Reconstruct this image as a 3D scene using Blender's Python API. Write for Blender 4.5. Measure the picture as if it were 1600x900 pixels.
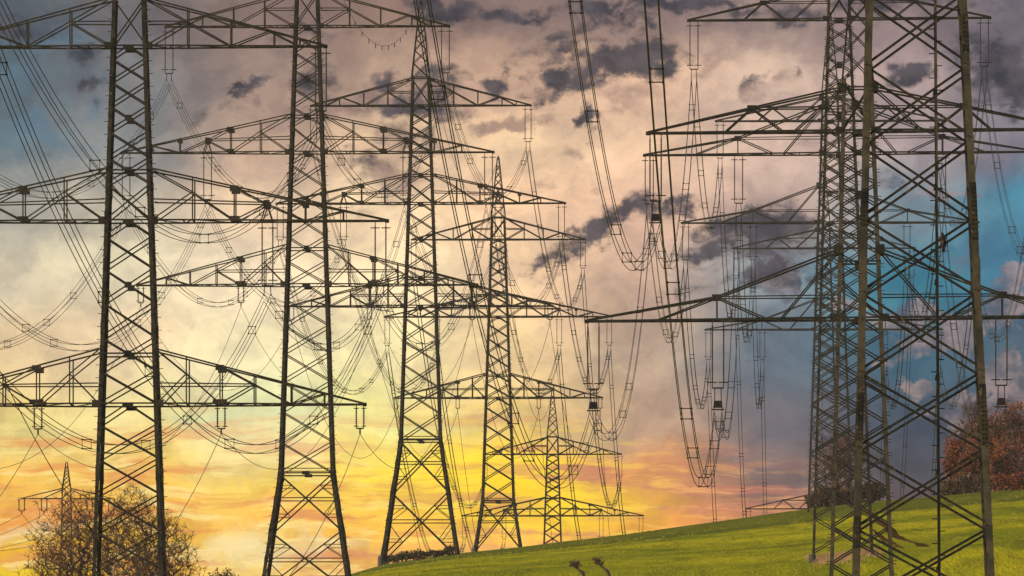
import bpy, math, random
import numpy as np
from mathutils import Vector, Matrix, Euler, noise as mnoise

random.seed(7)
rng = np.random.default_rng(7)
S = bpy.context.scene
for o in list(bpy.data.objects): bpy.data.objects.remove(o)
COL = S.collection

# ---------------------------------------------------------------- camera
FPX = 16000.0            # focal length in pixels of a 1600 px wide frame
HV = 1600.0              # level of the eye in that frame (the camera stands below the hill)
RISE = (HV - 905.0) / FPX
cam = bpy.data.objects.new('camera', bpy.data.cameras.new('camera'))
COL.objects.link(cam); S.camera = cam
cam.data.sensor_width = 36.0
cam.data.lens = 36.0 * FPX / 1600.0
cam.data.shift_y = (HV - 450.0) / 1600.0
cam.data.clip_start = 1.0; cam.data.clip_end = 60000.0
cam.rotation_euler = (math.radians(90), 0, 0)
def at(u, v, d): return Vector(((u - 800.0) * d / FPX, d, (HV - v) * d / FPX))
def proj(p): return 800 + FPX * p[0] / p[1], HV - FPX * p[2] / p[1]

# ---------------------------------------------------------------- colour management
S.view_settings.view_transform = 'Standard'
S.view_settings.look = 'None'
S.view_settings.gamma = 1.0
S.view_settings.exposure = 0.0
S.view_settings.use_curve_mapping = False

def s2l(c):
    c = c / 255.0
    return c / 12.92 if c <= 0.04045 else ((c + 0.055) / 1.055) ** 2.4
def rgb(r, g, b): return (s2l(r), s2l(g), s2l(b), 1.0)

# ---------------------------------------------------------------- sun
SUN_EL, SUN_AZ = math.radians(24), math.radians(-128)    # azimuth from +Y towards +X
sun = bpy.data.objects.new('sun', bpy.data.lights.new('sun', 'SUN'))
COL.objects.link(sun)
sun.data.energy = 3.6; sun.data.angle = math.radians(0.6); sun.data.color = (1.0, 0.86, 0.66)
sd = Vector((math.sin(SUN_AZ) * math.cos(SUN_EL), math.cos(SUN_AZ) * math.cos(SUN_EL), math.sin(SUN_EL)))
sun.rotation_euler = sd.to_track_quat('Z', 'Y').to_euler()

# ---------------------------------------------------------------- node helper
class NT:
    def __init__(s, tree): s.t = tree; s.n = tree.nodes; s.l = tree.links
    def node(s, typ, **kw):
        n = s.n.new(typ)
        for k, v in kw.items(): setattr(n, k, v)
        return n
    def put(s, sock, v):
        if isinstance(v, bpy.types.NodeSocket): s.l.new(v, sock)
        else: sock.default_value = v
    def math(s, op, a, b=None, c=None, clamp=False):
        n = s.node('ShaderNodeMath', operation=op, use_clamp=clamp); s.put(n.inputs[0], a)
        if b is not None: s.put(n.inputs[1], b)
        if c is not None: s.put(n.inputs[2], c)
        return n.outputs[0]
    def mix(s, f, a, b, mode='MIX'):
        n = s.node('ShaderNodeMix', data_type='RGBA', blend_type=mode)
        s.put(n.inputs[0], f); s.put(n.inputs[6], a); s.put(n.inputs[7], b)
        return n.outputs[2]
    def step(s, x, lo, hi, a=0.0, b=1.0, interp='SMOOTHSTEP'):
        n = s.node('ShaderNodeMapRange', interpolation_type=interp)
        s.put(n.inputs[0], x); s.put(n.inputs[1], lo); s.put(n.inputs[2], hi); s.put(n.inputs[3], a); s.put(n.inputs[4], b)
        return n.outputs[0]
    def noise(s, vec, scale, detail=4.0, rough=0.55, dist=0.0, out=0):
        n = s.node('ShaderNodeTexNoise'); s.put(n.inputs['Vector'], vec)
        n.inputs['Scale'].default_value = scale; n.inputs['Detail'].default_value = detail
        n.inputs['Roughness'].default_value = rough; n.inputs['Distortion'].default_value = dist
        return n.outputs[out]
    def vmath(s, op, a, b=None):
        n = s.node('ShaderNodeVectorMath', operation=op); s.put(n.inputs[0], a)
        if b is not None:
            s.put(n.inputs[3 if op == 'SCALE' else 1], b)
        return n.outputs[1 if op in ('LENGTH', 'DISTANCE') else 0]
    def mapping(s, vec, loc=(0,0,0), rot=(0,0,0), scale=(1,1,1), typ='POINT'):
        n = s.node('ShaderNodeMapping', vector_type=typ); s.put(n.inputs[0], vec)
        n.inputs[1].default_value = loc; n.inputs[2].default_value = rot; n.inputs[3].default_value = scale
        return n.outputs[0]

# ---------------------------------------------------------------- world: evening sky
W = bpy.data.worlds.new('World'); S.world = W; W.use_nodes = True
try:
    W.cycles.sampling_method = 'MANUAL'; W.cycles.sample_map_resolution = 128
except Exception: pass
S.cycles.max_bounces = 3; S.cycles.diffuse_bounces = 2; S.cycles.glossy_bounces = 1
T = NT(W.node_tree); W.node_tree.nodes.clear()
tc = T.node('ShaderNodeTexCoord').outputs['Generated']
sep = T.node('ShaderNodeSeparateXYZ'); T.put(sep.inputs[0], tc)
dy = T.math('MAXIMUM', sep.outputs[1], 0.2)
# angular sky coordinates: hundreds of 1/16000 rad, east and down
su = T.math('MULTIPLY_ADD', T.math('DIVIDE', sep.outputs[0], dy), 160.0, 8.0)
sv = T.math('MULTIPLY_ADD', T.math('DIVIDE', sep.outputs[2], dy), -160.0, HV / 100)
cmb = T.node('ShaderNodeCombineXYZ'); T.put(cmb.inputs[0], su); T.put(cmb.inputs[1], sv)
P = cmb.outputs[0]
def after(vec, dep):
    # makes vec wait for dep (adds a vanishing multiple), so the shader is evaluated in sequence
    n = T.node('ShaderNodeVectorMath', operation='MULTIPLY_ADD')
    T.put(n.inputs[0], dep); n.inputs[1].default_value = (1e-9, 1e-9, 1e-9); T.put(n.inputs[2], vec)
    return n.outputs[0]
half = (0.5, 0.5, 0.5)
w1 = T.vmath('SUBTRACT', T.noise(P, 0.55, 3.0, 0.55, out=1), half)
w2 = T.vmath('SUBTRACT', T.noise(P, 2.2, 5.0, 0.62, out=1), half)
Pw = T.vmath('ADD', P, T.vmath('ADD', T.vmath('SCALE', w1, 0.9), T.vmath('SCALE', w2, 0.75)))
Pg = T.vmath('ADD', P, T.vmath('ADD', T.vmath('SCALE', w1, 1.3), T.vmath('SCALE', w2, 0.5)))
sg = T.node('ShaderNodeSeparateXYZ'); T.put(sg.inputs[0], Pg)
gu = T.math('DIVIDE', sg.outputs[0], 16.0, clamp=True)
ROWS = [
 (25,  [(84,96,106),(104,102,106),(134,114,108),(140,114,104),(140,118,112),(140,118,114),(156,134,128),(136,118,120),(112,106,114)]),
 (120, [(86,106,118),(116,118,122),(152,130,120),(176,148,130),(210,172,146),(224,184,156),(212,182,162),(172,150,148),(110,108,120)]),
 (230, [(104,122,130),(140,142,142),(196,166,144),(226,192,158),(242,206,166),(238,200,166),(216,186,168),(174,156,156),(128,124,136)]),
 (330, [(168,166,156),(194,184,164),(230,200,168),(252,222,180),(250,208,168),(232,190,162),(192,166,154),(122,142,152),(70,132,158)]),
 (430, [(214,202,174),(230,218,184),(248,226,192),(254,232,188),(252,214,172),(206,172,150),(140,150,158),(54,128,152),(60,114,144)]),
 (550, [(222,196,156),(242,216,176),(240,228,184),(242,228,176),(240,208,156),(184,160,142),(98,114,130),(52,98,122),(66,92,112)]),
 (650, [(226,208,132),(236,222,158),(228,234,180),(238,230,150),(234,202,132),(184,154,134),(104,102,114),(62,78,98),(62,72,92)]),
 (735, [(236,188,84),(242,204,104),(248,220,126),(252,220,84),(254,212,46),(216,150,96),(124,106,106),(70,74,88),(60,62,76)]),
 (815, [(230,158,60),(246,188,56),(248,196,90),(250,194,72),(254,206,52),(232,158,66),(190,126,98),(92,76,82),(66,60,68)]),
 (895, [(232,190,10),(242,176,40),(248,212,122),(238,178,92),(238,174,104),(216,152,100),(190,130,100),(92,76,82),(66,60,68)]),
]
def ramp(fac, cols, pos=None):
    n = T.node('ShaderNodeValToRGB'); cr = n.color_ramp; cr.interpolation = 'EASE'
    k = len(cols)
    while len(cr.elements) < k: cr.elements.new(0.5)
    for i in range(k):
        cr.elements[i].position = (i / (k - 1)) if pos is None else pos[i]
    for i in range(k): cr.elements[i].color = rgb(*cols[i])
    T.put(n.inputs[0], fac); return n.outputs[0]
cur = None; pv = None
for v, cols in ROWS:
    r = ramp(gu if cur is None else T.math('MULTIPLY_ADD', cur, 1e-9, gu), cols)
    cur = r if cur is None else T.mix(T.step(sg.outputs[1], pv / 100, v / 100), cur, r)
    pv = v
base = cur
# soft tonal variation everywhere
fb = T.noise(T.mapping(after(Pg, base), scale=(0.8, 1.2, 1)), 1.1, 7.0, 0.6)
base = T.mix(1.0, base, T.mix(T.step(fb, 0.28, 0.72), (0.74, 0.74, 0.79, 1), (1.22, 1.20, 1.15, 1)), 'MULTIPLY')

def blobs(vec, lst, dep=None):
    acc = None
    for (cx, cy, rx, ry, rot, st) in lst:
        d_ = acc if acc is not None else base
        m = T.mapping(after(vec, d_), loc=(cx / 100, cy / 100, 0), rot=(0, 0, math.radians(rot)), scale=(rx / 100, ry / 100, 1), typ='TEXTURE')
        f = T.step(T.vmath('LENGTH', m), 0.0, 1.75, st, 0.0, 'SMOOTHSTEP')
        acc = f if acc is None else T.math('MAXIMUM', acc, f)
    return acc
dn = T.noise(T.mapping(P, rot=(0, 0, math.radians(20)), scale=(1.0, 1.5, 1)), 1.9, 8.0, 0.62, 0.3)
# pinkish brown patches first
pk = blobs(Pw, [(600,262,80,34,-8,.8),(660,230,60,22,0,.6),(560,150,150,40,-10,.7),(790,190,70,14,-5,.9),(840,300,30,30,0,.5),
  (880,240,30,22,0,.6),(1100,110,60,24,-35,.7),(1180,150,26,22,-50,.8),(1000,140,110,50,-15,.55),(930,300,30,12,-20,.6),
  (640,420,30,16,0,.5),(560,330,40,16,-10,.5),(700,150,70,24,0,.8),(470,60,90,40,0,.6),(1240,130,30,30,-60,.6),(1360,240,60,30,0,.5),
  (1240,230,50,26,-10,.45),(300,60,120,40,0,.4),(260,190,140,40,0,.3),(870,420,60,16,-20,.6),(1500,420,60,30,0,.4)])
base = T.mix(T.math('MULTIPLY', T.step(T.math('ADD', pk, T.math('MULTIPLY', T.math('SUBTRACT', dn, 0.5), 1.5)), 0.25, 0.95), 0.66), base, rgb(120, 96, 98))
# blue openings on the left
bl = blobs(Pw, [(70,60,90,40,0,.8),(150,150,40,60,0,.6),(60,200,90,50,10,.8),(150,240,70,24,0,.5),(30,120,60,30,0,.6)])
base = T.mix(T.math('MULTIPLY', T.step(T.math('ADD', bl, T.math('MULTIPLY', T.math('SUBTRACT', dn, 0.5), 1.6)), 0.3, 0.95), 0.6), base, rgb(84, 122, 144))
# pale, pink lit puffs on the right
pf = blobs(Pw, [(1228,440,34,34,0,.95),(1330,470,40,20,0,.6),(1400,500,70,26,-5,.95),(1440,545,60,30,0,.9),(1500,520,60,34,-10,1.0),
  (1570,480,50,40,0,.9),(1430,600,50,20,0,.7),(1530,630,60,34,-20,1.0),(1580,600,40,60,0,.9),(1480,640,60,14,-5,.6),(1592,440,26,22,0,.9),
  (1490,300,60,14,5,.6),(1390,300,60,20,0,.5),(1340,560,40,20,0,.5)])
pfm = T.step(T.math('ADD', pf, T.math('MULTIPLY', T.math('SUBTRACT', dn, 0.5), 1.3)), 0.36, 0.62)
sh = T.noise(T.mapping(after(P, base), loc=(3, 1.3, 0)), 1.6, 6.0, 0.6)
base = T.mix(T.math('MULTIPLY', pfm, 0.74), base, T.mix(T.step(sh, 0.38, 0.62), rgb(84, 86, 102), rgb(164, 142, 142)))
# slate clouds
dk = blobs(Pw, [(1000,92,62,34,-5,1.15),(935,105,70,34,-28,1.0),(872,128,50,22,-28,.8),(922,182,26,20,-50,1.0),(905,200,20,8,-40,.6),
  (785,120,30,20,-20,1.0),(640,160,66,24,-5,.85),(700,175,40,18,0,.7),(640,205,60,30,0,.55),(610,120,30,14,-20,.6),(378,140,34,14,-8,.95),(140,136,30,15,0,.85),
  (990,332,44,28,-15,1.05),(930,370,80,22,-24,.95),(850,416,46,14,-25,.7),(1060,320,34,16,-10,.8),(1190,360,84,34,-14,1.15),(1120,395,60,22,-18,.9),
  (1215,432,62,24,-10,.9),(1130,450,60,14,-15,.6),(1418,112,40,24,-10,1.05),(1560,95,56,34,0,1.1),(1590,150,50,34,0,1.0),(1530,60,40,14,0,.6),
  (700,12,60,22,0,.9),(820,12,110,16,0,.8),(1080,8,130,16,0,.9),(1500,6,120,12,0,.5),(870,90,60,16,-30,.7),(1185,135,22,14,-50,.6),(1255,120,20,12,-50,.6),
  (500,130,60,34,0,.6),(890,60,90,30,-20,.62),(960,26,130,16,0,.68),(1190,380,120,50,-12,.75),(1130,370,60,30,-20,.8),(560,250,60,22,0,.6),(690,120,60,20,-10,.7),(30,50,90,26,0,.7),(120,90,50,20,0,.5),(330,170,70,20,-8,.5),(1580,120,60,60,0,.9),(1240,20,60,18,0,.7),(1380,5,80,16,0,.7),(480,60,60,20,0,.5),(1300,440,60,14,0,.5)])
dkm = T.step(T.math('ADD', dk, T.math('MULTIPLY', T.math('SUBTRACT', dn, 0.5), 1.7)), 0.20, 0.80)
base = T.mix(T.math('MULTIPLY', dkm, 0.95), base, T.mix(T.step(sh, 0.35, 0.68), rgb(44, 48, 60), rgb(88, 82, 90)))
# sunset streaks in the low sky
Ps = T.vmath('ADD', after(P, base), T.vmath('MULTIPLY', T.vmath('ADD', T.vmath('SCALE', w1, 0.7), T.vmath('SCALE', w2, 0.35)), (0.6, 0.30, 0.0)))
svl = T.math('MULTIPLY_ADD', T.math('MAXIMUM', T.math('SUBTRACT', su, 8.6), 0.0), -0.26, sv)
low = T.math('MULTIPLY', T.step(svl, 5.9, 7.3), T.step(su, 14.5, 11.5))
st = T.noise(T.mapping(Ps, rot=(0, 0, math.radians(2)), scale=(0.30, 3.0, 1)), 1.2, 7.0, 0.62)
base = T.mix(T.math('MULTIPLY', T.math('MULTIPLY', T.step(st, 0.47, 0.60), low), 0.80), base, T.mix(T.step(su, 2.0, 10.0), rgb(228, 150, 84), rgb(196, 122, 104)))
st2 = T.noise(T.mapping(after(Ps, base), loc=(7, 3, 0), rot=(0, 0, math.radians(-5)), scale=(0.7, 4.6, 1)), 1.3, 6.0, 0.62)
base = T.mix(T.math('MULTIPLY', T.math('MULTIPLY', T.step(st2, 0.49, 0.64), low), 0.70), base, T.mix(T.step(su, 4.0, 8.5), rgb(252, 230, 150), T.mix(T.step(su, 8.5, 11.5), rgb(255, 220, 50), rgb(246, 176, 110))))
gl = blobs(Pw, [(215,860,180,24,0,.5),(440,770,110,16,0,.6),(900,790,130,34,0,1.0),(700,740,150,50,0,.85),(600,700,120,30,0,.5),(20,895,160,12,0,.8)])
base = T.mix(T.math('MULTIPLY', gl, 0.5), base, rgb(255, 226, 40))
gw = blobs(Pw, [(380,860,110,20,0,.9),(40,840,70,12,0,.7),(520,850,60,10,0,.7),(450,700,120,40,0,.6)])
base = T.mix(T.math('MULTIPLY', gw, 0.55), base, rgb(240, 234, 200))
base = T.mix(1.0, base, T.mix(T.step(sv, 2.0, 8.0), (1.03, 1.03, 1.03, 1), (1.13, 1.10, 1.02, 1)), 'MULTIPLY')
# physical sky for everything away from the western horizon
sky = T.node('ShaderNodeTexSky', sky_type='NISHITA', sun_disc=False, sun_elevation=SUN_EL, sun_rotation=SUN_AZ)
nish = T.mix(1.0, sky.outputs[0], (0.1, 0.1, 0.1, 1), 'MULTIPLY')
ang = T.vmath('LENGTH', T.vmath('SUBTRACT', P, (8.0, 4.5, 0.0)))
mask = T.math('MULTIPLY', T.step(ang, 22.0, 75.0, 1.0, 0.0), T.step(sep.outputs[1], 0.25, 0.5))
col = T.mix(mask, nish, base)
bg = T.node('ShaderNodeBackground'); T.put(bg.inputs[0], col); bg.inputs[1].default_value = 1.0
wo = T.node('ShaderNodeOutputWorld'); T.l.new(bg.outputs[0], wo.inputs[0])

# ---------------------------------------------------------------- materials
def material(name, c1, c2, scale=3.0, rough=0.6, metal=0.0, spec=0.12, lo=0.35, hi=0.65, detail=4.0, bump=0.0, c3=None):
    m = bpy.data.materials.new(name); m.use_nodes = True
    t = NT(m.node_tree); b = t.n['Principled BSDF']
    v = t.node('ShaderNodeTexCoord').outputs['Object']
    n = t.noise(v, scale, detail, 0.6)
    c = t.mix(t.step(n, lo, hi), (*c1, 1), (*c2, 1))
    if c3:
        c = t.mix(t.step(t.noise(v, scale * 4.7, 3, 0.6), 0.6, 0.7), c, (*c3, 1))
    t.put(b.inputs['Base Color'], c); t.put(b.inputs['Roughness'], rough); t.put(b.inputs['Metallic'], metal); b.inputs['Specular IOR Level'].default_value = spec
    if bump:
        bn = t.node('ShaderNodeBump'); bn.inputs['Strength'].default_value = bump; t.put(bn.inputs['Height'], n)
        t.l.new(bn.outputs[0], b.inputs['Normal'])
    return m
M_STEEL_L = material('weathered_steel', (0.011, 0.010, 0.008), (0.036, 0.028, 0.016), 1.3, 0.75, 0.0, c3=(0.13, 0.09, 0.045))
M_STEEL_R = material('olive_painted_steel', (0.030, 0.026, 0.018), (0.070, 0.056, 0.032), 1.6, 0.7, 0.0, c3=(0.02, 0.017, 0.013))
M_BRACE = material('bracing_steel', (0.008, 0.008, 0.007), (0.022, 0.019, 0.012), 1.1, 0.65, 0.0, c3=(0.08, 0.060, 0.025))
M_FAR = material('distant_steel', (0.022, 0.020, 0.018), (0.040, 0.035, 0.028), 0.8, 0.65, 0.1)
M_WIRE = material('aluminium_conductor', (0.030, 0.028, 0.028), (0.050, 0.046, 0.044), 0.4, 0.6, 0.0)
M_INS = material('brown_insulator', (0.030, 0.018, 0.014), (0.060, 0.040, 0.032), 5.0, 0.3)
M_CONC = material('concrete_footing', (0.06, 0.055, 0.045), (0.11, 0.10, 0.08), 2.0, 0.9)
M_BARK = material('bark', (0.050, 0.036, 0.030), (0.10, 0.075, 0.060), 2.0, 0.9)
M_BARK2 = material('pale_bark', (0.16, 0.11, 0.075), (0.32, 0.23, 0.16), 1.2, 0.9)
M_TWIG = material('purple_twig', (0.075, 0.040, 0.030), (0.15, 0.080, 0.045), 0.7, 0.9)
M_BUD = material('yellow_bud', (0.26, 0.12, 0.02), (0.42, 0.22, 0.04), 0.5, 0.8)
M_RUST = material('rust_leaf', (0.22, 0.050, 0.020), (0.42, 0.130, 0.04), 0.35, 0.8, c3=(0.36, 0.20, 0.10))
M_BROWNLEAF = material('dull_brown_leaf', (0.085, 0.056, 0.028), (0.17, 0.11, 0.045), 0.5, 0.85)
M_OLIVELEAF = material('olive_leaf', (0.05, 0.05, 0.018), (0.10, 0.085, 0.03), 0.6, 0.85)
M_STRAW = material('dry_straw', (0.26, 0.15, 0.06), (0.46, 0.28, 0.13), 0.8, 0.9)
M_SOIL = material('bare_soil', (0.055, 0.026, 0.008), (0.10, 0.050, 0.014), 0.7, 0.95, bump=0.5, spec=0.0)
M_BIRD = material('bird_plumage', (0.010, 0.006, 0.005), (0.040, 0.020, 0.012), 9.0, 0.8)
M_BIRDPALE = material('bird_pale_breast', (0.05, 0.030, 0.016), (0.09, 0.06, 0.03), 9.0, 0.8)

M_TUFT = material('tuft_grass', (0.16, 0.17, 0.006), (0.36, 0.31, 0.01), 0.3, 0.9)
def grass_material():
    m = bpy.data.materials.new('meadow_grass'); m.use_nodes = True
    t = NT(m.node_tree); b = t.n['Principled BSDF']
    v = t.node('ShaderNodeTexCoord').outputs['Object']
    sp = t.node('ShaderNodeSeparateXYZ'); t.put(sp.inputs[0], v)
    big = t.noise(t.mapping(v, rot=(0, 0, 0.12), scale=(0.035, 0.022, 0)), 1.0, 5, 0.6, 0.4)
    mid = t.noise(t.mapping(v, rot=(0, 0, 0.3), scale=(0.35, 0.05, 0)), 1.0, 5, 0.65, 0.6)
    fine = t.noise(t.mapping(v, scale=(3.2, 0.55, 0)), 1.0, 4, 0.75)
    c = t.mix(t.step(big, 0.36, 0.64), (0.255, 0.260, 0.004, 1), (0.520, 0.440, 0.006, 1))
    c = t.mix(t.math('MULTIPLY', t.step(mid, 0.42, 0.70), 0.6), c, (0.120, 0.145, 0.002, 1))
    # darker green on the strip along the crest, with a still darker band before it
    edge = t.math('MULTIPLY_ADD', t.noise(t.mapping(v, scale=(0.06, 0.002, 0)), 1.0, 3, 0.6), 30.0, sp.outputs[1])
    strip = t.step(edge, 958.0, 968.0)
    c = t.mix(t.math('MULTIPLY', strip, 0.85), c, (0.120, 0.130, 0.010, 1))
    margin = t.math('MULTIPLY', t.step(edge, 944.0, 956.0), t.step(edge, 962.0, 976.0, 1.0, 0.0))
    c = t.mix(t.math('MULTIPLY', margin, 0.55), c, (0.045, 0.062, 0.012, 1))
    c = t.mix(1.0, c, t.mix(t.step(fine, 0.30, 0.70), (0.74, 0.76, 0.7, 1), (1.22, 1.18, 1.1, 1)), 'MULTIPLY')
    t.put(b.inputs['Base Color'], c); t.put(b.inputs['Roughness'], 0.85)
    b.inputs['Specular IOR Level'].default_value = 0.02
    bn = t.node('ShaderNodeBump'); bn.inputs['Strength'].default_value = 0.9; bn.inputs['Distance'].default_value = 0.5
    t.put(bn.inputs['Height'], t.math('ADD', mid, t.math('MULTIPLY', fine, 0.8))); t.l.new(bn.outputs[0], b.inputs['Normal'])
    return m
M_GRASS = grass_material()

# ---------------------------------------------------------------- mesh builder
class MB:
    def __init__(s): s.v = []; s.f = []
    def quad_prism(s, ring0, ring1, caps=True):
        b = len(s.v); k = len(ring0); s.v += [tuple(p) for p in ring0] + [tuple(p) for p in ring1]
        for i in range(k):
            j = (i + 1) % k; s.f.append((b + i, b + j, b + k + j, b + k + i))
        if caps: s.f.append(tuple(b + i for i in reversed(range(k)))); s.f.append(tuple(b + k + i for i in range(k)))
    def bar(s, p, q, w, h=None, up=None):
        p = Vector(p); q = Vector(q); h = h or w
        d = q - p
        if d.length < 1e-6: return
        d.normalize(); up = Vector(up) if up else (Vector((0, 1, 0)) if abs(d.y) < 0.9 else Vector((0, 0, 1)))
        a = d.cross(up).normalized(); c = a.cross(d).normalized()
        r = [a * (w / 2) + c * (h / 2), a * (-w / 2) + c * (h / 2), a * (-w / 2) - c * (h / 2), a * (w / 2) - c * (h / 2)]
        s.quad_prism([p + x for x in r], [q + x for x in r])
    def angle(s, p, q, w, ax, ay, t=0.022):
        """L-section: corner on p-q, flanges running along ax and ay"""
        p = Vector(p); q = Vector(q); ax = Vector(ax); ay = Vector(ay)
        pr = [Vector((0, 0, 0)), ax * w, ax * w + ay * t, ax * t + ay * t, ax * t + ay * w, ay * w]
        s.quad_prism([p + x for x in pr], [q + x for x in pr])
    def tube(s, pts, r, k=5, r1=None):
        pts = [Vector(p) for p in pts]; n = len(pts); b = len(s.v)
        for i, p in enumerate(pts):
            d = (pts[min(i + 1, n - 1)] - pts[max(i - 1, 0)]).normalized()
            up = Vector((0, 0, 1)) if abs(d.z) < 0.95 else Vector((0, 1, 0))
            a = d.cross(up).normalized(); c = a.cross(d)
            rr = r if r1 is None else r + (r1 - r) * i / (n - 1)
            for j in range(k):
                an = 2 * math.pi * j / k; s.v.append(tuple(p + a * (rr * math.cos(an)) + c * (rr * math.sin(an))))
        for i in range(n - 1):
            for j in range(k):
                jj = (j + 1) % k; s.f.append((b + i * k + j, b + i * k + jj, b + (i + 1) * k + jj, b + (i + 1) * k + j))
    def lathe(s, c, prof, k=8):
        """prof: (r, z) pairs around a vertical axis through c"""
        c = Vector(c); b = len(s.v); n = len(prof)
        for r, z in prof:
            for j in range(k):
                an = 2 * math.pi * j / k; s.v.append((c.x + r * math.cos(an), c.y + r * math.sin(an), c.z + z))
        for i in range(n - 1):
            for j in range(k):
                jj = (j + 1) % k; s.f.append((b + i * k + j, b + i * k + jj, b + (i + 1) * k + jj, b + (i + 1) * k + j))
    def plate(s, c, w, h, t=0.03):
        x, y, z = c; s.quad_prism([(x - w/2, y - t/2, z - h/2), (x + w/2, y - t/2, z - h/2), (x + w/2, y + t/2, z - h/2), (x - w/2, y + t/2, z - h/2)],
                                  [(x - w/2, y - t/2, z + h/2), (x + w/2, y - t/2, z + h/2), (x + w/2, y + t/2, z + h/2), (x - w/2, y + t/2, z + h/2)])
    def build(s, name, mat, parent=None, smooth=False):
        me = bpy.data.meshes.new(name); me.from_pydata(s.v, [], s.f); me.materials.append(mat)
        if smooth: me.polygons.foreach_set('use_smooth', [True] * len(me.polygons))
        me.update()
        o = bpy.data.objects.new(name, me); COL.objects.link(o)
        if parent is not None: o.parent = parent
        return o
def tag(o, label=None, cat=None, group=None, kind=None):
    if label: o['label'] = label
    if cat: o['category'] = cat
    if group: o['group'] = group
    if kind: o['kind'] = kind
    return o
def empty(name, loc, rot=(0, 0, 0)):
    o = bpy.data.objects.new(name, None); COL.objects.link(o); o.location = loc; o.rotation_euler = rot
    o.empty_display_size = 0.5
    return o
def copy_tree(o, parent=None):
    c = o.copy(); COL.objects.link(c)
    if parent is not None: c.parent = parent
    for ch in [x for x in bpy.data.objects if x.parent == o]: copy_tree(ch, c)
    return c

# ---------------------------------------------------------------- terrain
SIL = [(-3000,1150),(-500,1050),(200,985),(480,916),(540,900),(600,882),(720,864),(820,854),(880,846),(1000,831),(1150,811),(1250,797),(1320,788),(1400,779),(1480,773),(1600,763),(2000,742),(3000,720),(6000,700)]
sil_u = [a for a, b in SIL]; sil_v = [b for a, b in SIL]
GD = [640,700,762,850,930,1000,1030]; GG = [185,126,82,44,22,6,0]
def slope_rise(y):
    return RISE * max(y, 0) if y <= 1700 else float(np.interp(y, [1700, 2600, 6000, 9000], [RISE * 1700, 66, 24, 20]))
def ground(x, y): return profile(x, y) + slope_rise(y)
def profile(x, y):
    """height of the ground above a steady rise away from the camera"""
    HV = 905.0
    yy = max(y, 200.0); u = 800 + FPX * x / yy
    sil = float(np.interp(u, sil_u, sil_v))
    kk = float(np.interp(u, [300, 480, 800, 1250, 1700], [0.12, 0.12, 0.45, 1.0, 1.05]))
    near = float(np.interp(y, [-500, 0, 293, 420, 546, 640], [-2.5, -1.7, -6.0, -12, -16, -9.5]))
    if y < 640: 
        z = near
    elif y <= 1030:
        g = float(np.interp(y, GD, GG)) * kk
        z = y * (HV - sil - g) / FPX
        if y < 762:
            w = (y - 640) / 122.0; w = w * w * (3 - 2 * w)
            z = (near + (y - 640) * 0.02) * (1 - w) + z * w
    else:
        zr = 1030 * (HV - sil) / FPX
        wl = float(np.interp(u, [900, 1200], [1, 0]))
        vl = sil + min(y - 1030, 280) / 280 * 2.0
        if y < 1310: zl = y * (HV - vl) / FPX
        else: zl = float(np.interp(y, [1310, 1650, 2400, 6000], [1310 * (HV - sil - 2) / FPX, -23, -34, -40]))
        zr = float(np.interp(y, [1030, 1260, 1510, 2400, 6000], [zr, 0.7, -26, -34, -40]))
        z = zl * wl + zr * (1 - wl)
    if 600 < y < 1300:
        z += (mnoise.noise(Vector((x * 0.045, y * 0.016, 0.3))) * 0.16 + mnoise.noise(Vector((x * 0.15, y * 0.05, 4.3))) * 0.05) * min(1, (y - 600) / 150.0)
    return z
xs = np.concatenate([np.array([-9000,-4000,-2000,-1000,-500,-250,-180,-140]), np.arange(-120, 121, 2.5), np.array([140,180,250,500,1000,2000,4000,9000])])
ys = np.concatenate([np.array([-600,-200,0,60,120,180,240,293,340,380,420,460,500,546,580,610]), np.arange(640, 1340, 4.0), np.arange(1345, 1700, 30), np.array([1800,2000,2400,3200,4500,6000,9000,15000,30000])])
g = MB(); nx = len(xs)
for y in ys:
    for x in xs: g.v.append((float(x), float(y), ground(float(x), float(y))))
for j in range(len(ys) - 1):
    for i in range(nx - 1):
        a = j * nx + i; g.f.append((a, a + 1, a + nx + 1, a + nx))
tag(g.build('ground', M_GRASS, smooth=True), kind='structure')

# bare soil washouts lying on the meadow
def soil_strip(pts, widths):
    m = MB(); k = len(pts)
    for (x, y), w in zip(pts, widths):
        for s_ in (-1, -0.4, 0.4, 1):
            xx = x + s_ * w * 0.35; yy = y + s_ * w * 3.0
            m.v.append((xx, yy, ground(xx, yy) + (0.05 if abs(s_) < 1 else 0.004)))
    for i in range(k - 1):
        for j in range(3):
            a = i * 4 + j; m.f.append((a, a + 1, a + 5, a + 4))
    return m
def find_d(u, v, lo=650, hi=1040):
    best = None
    for d in np.arange(lo, hi, 1.0):
        x = (u - 800) * d / FPX
        vv = HV - FPX * ground(x, d) / d
        if best is None or abs(vv - v) < best[0]: best = (abs(vv - v), d, x)
    return best[2], best[1]
def strip_obj(uv, w):
    pts = [find_d(u, v) for u, v in uv]
    P_ = []
    for a, b in zip(pts[:-1], pts[1:]):
        for t in (0, 0.25, 0.5, 0.75): P_.append((a[0] + (b[0]-a[0])*t, a[1] + (b[1]-a[1])*t))
    P_.append(pts[-1])
    ww = [max(0.05, w * math.sin(math.pi * (0.04 + 0.92 * i / (len(P_)-1))) * random.uniform(0.7, 1.2)) for i in range(len(P_))]
    return tag(soil_strip(P_, ww).build('bare_soil', M_SOIL), kind='structure')
strip_obj([(1345,788),(1372,814),(1400,838),(1428,848)], 1.5)
strip_obj([(1424,846),(1440,852),(1452,854)], 1.1)
strip_obj([(1362,826),(1385,846),(1412,857)], 1.1)

# ---------------------------------------------------------------- pylons
C1, C2 = 1.25e-4, 1.40e-4       # sag per metre of span squared
def lin(a, b, t): return Vector(a) * (1 - t) + Vector(b) * t

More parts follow.
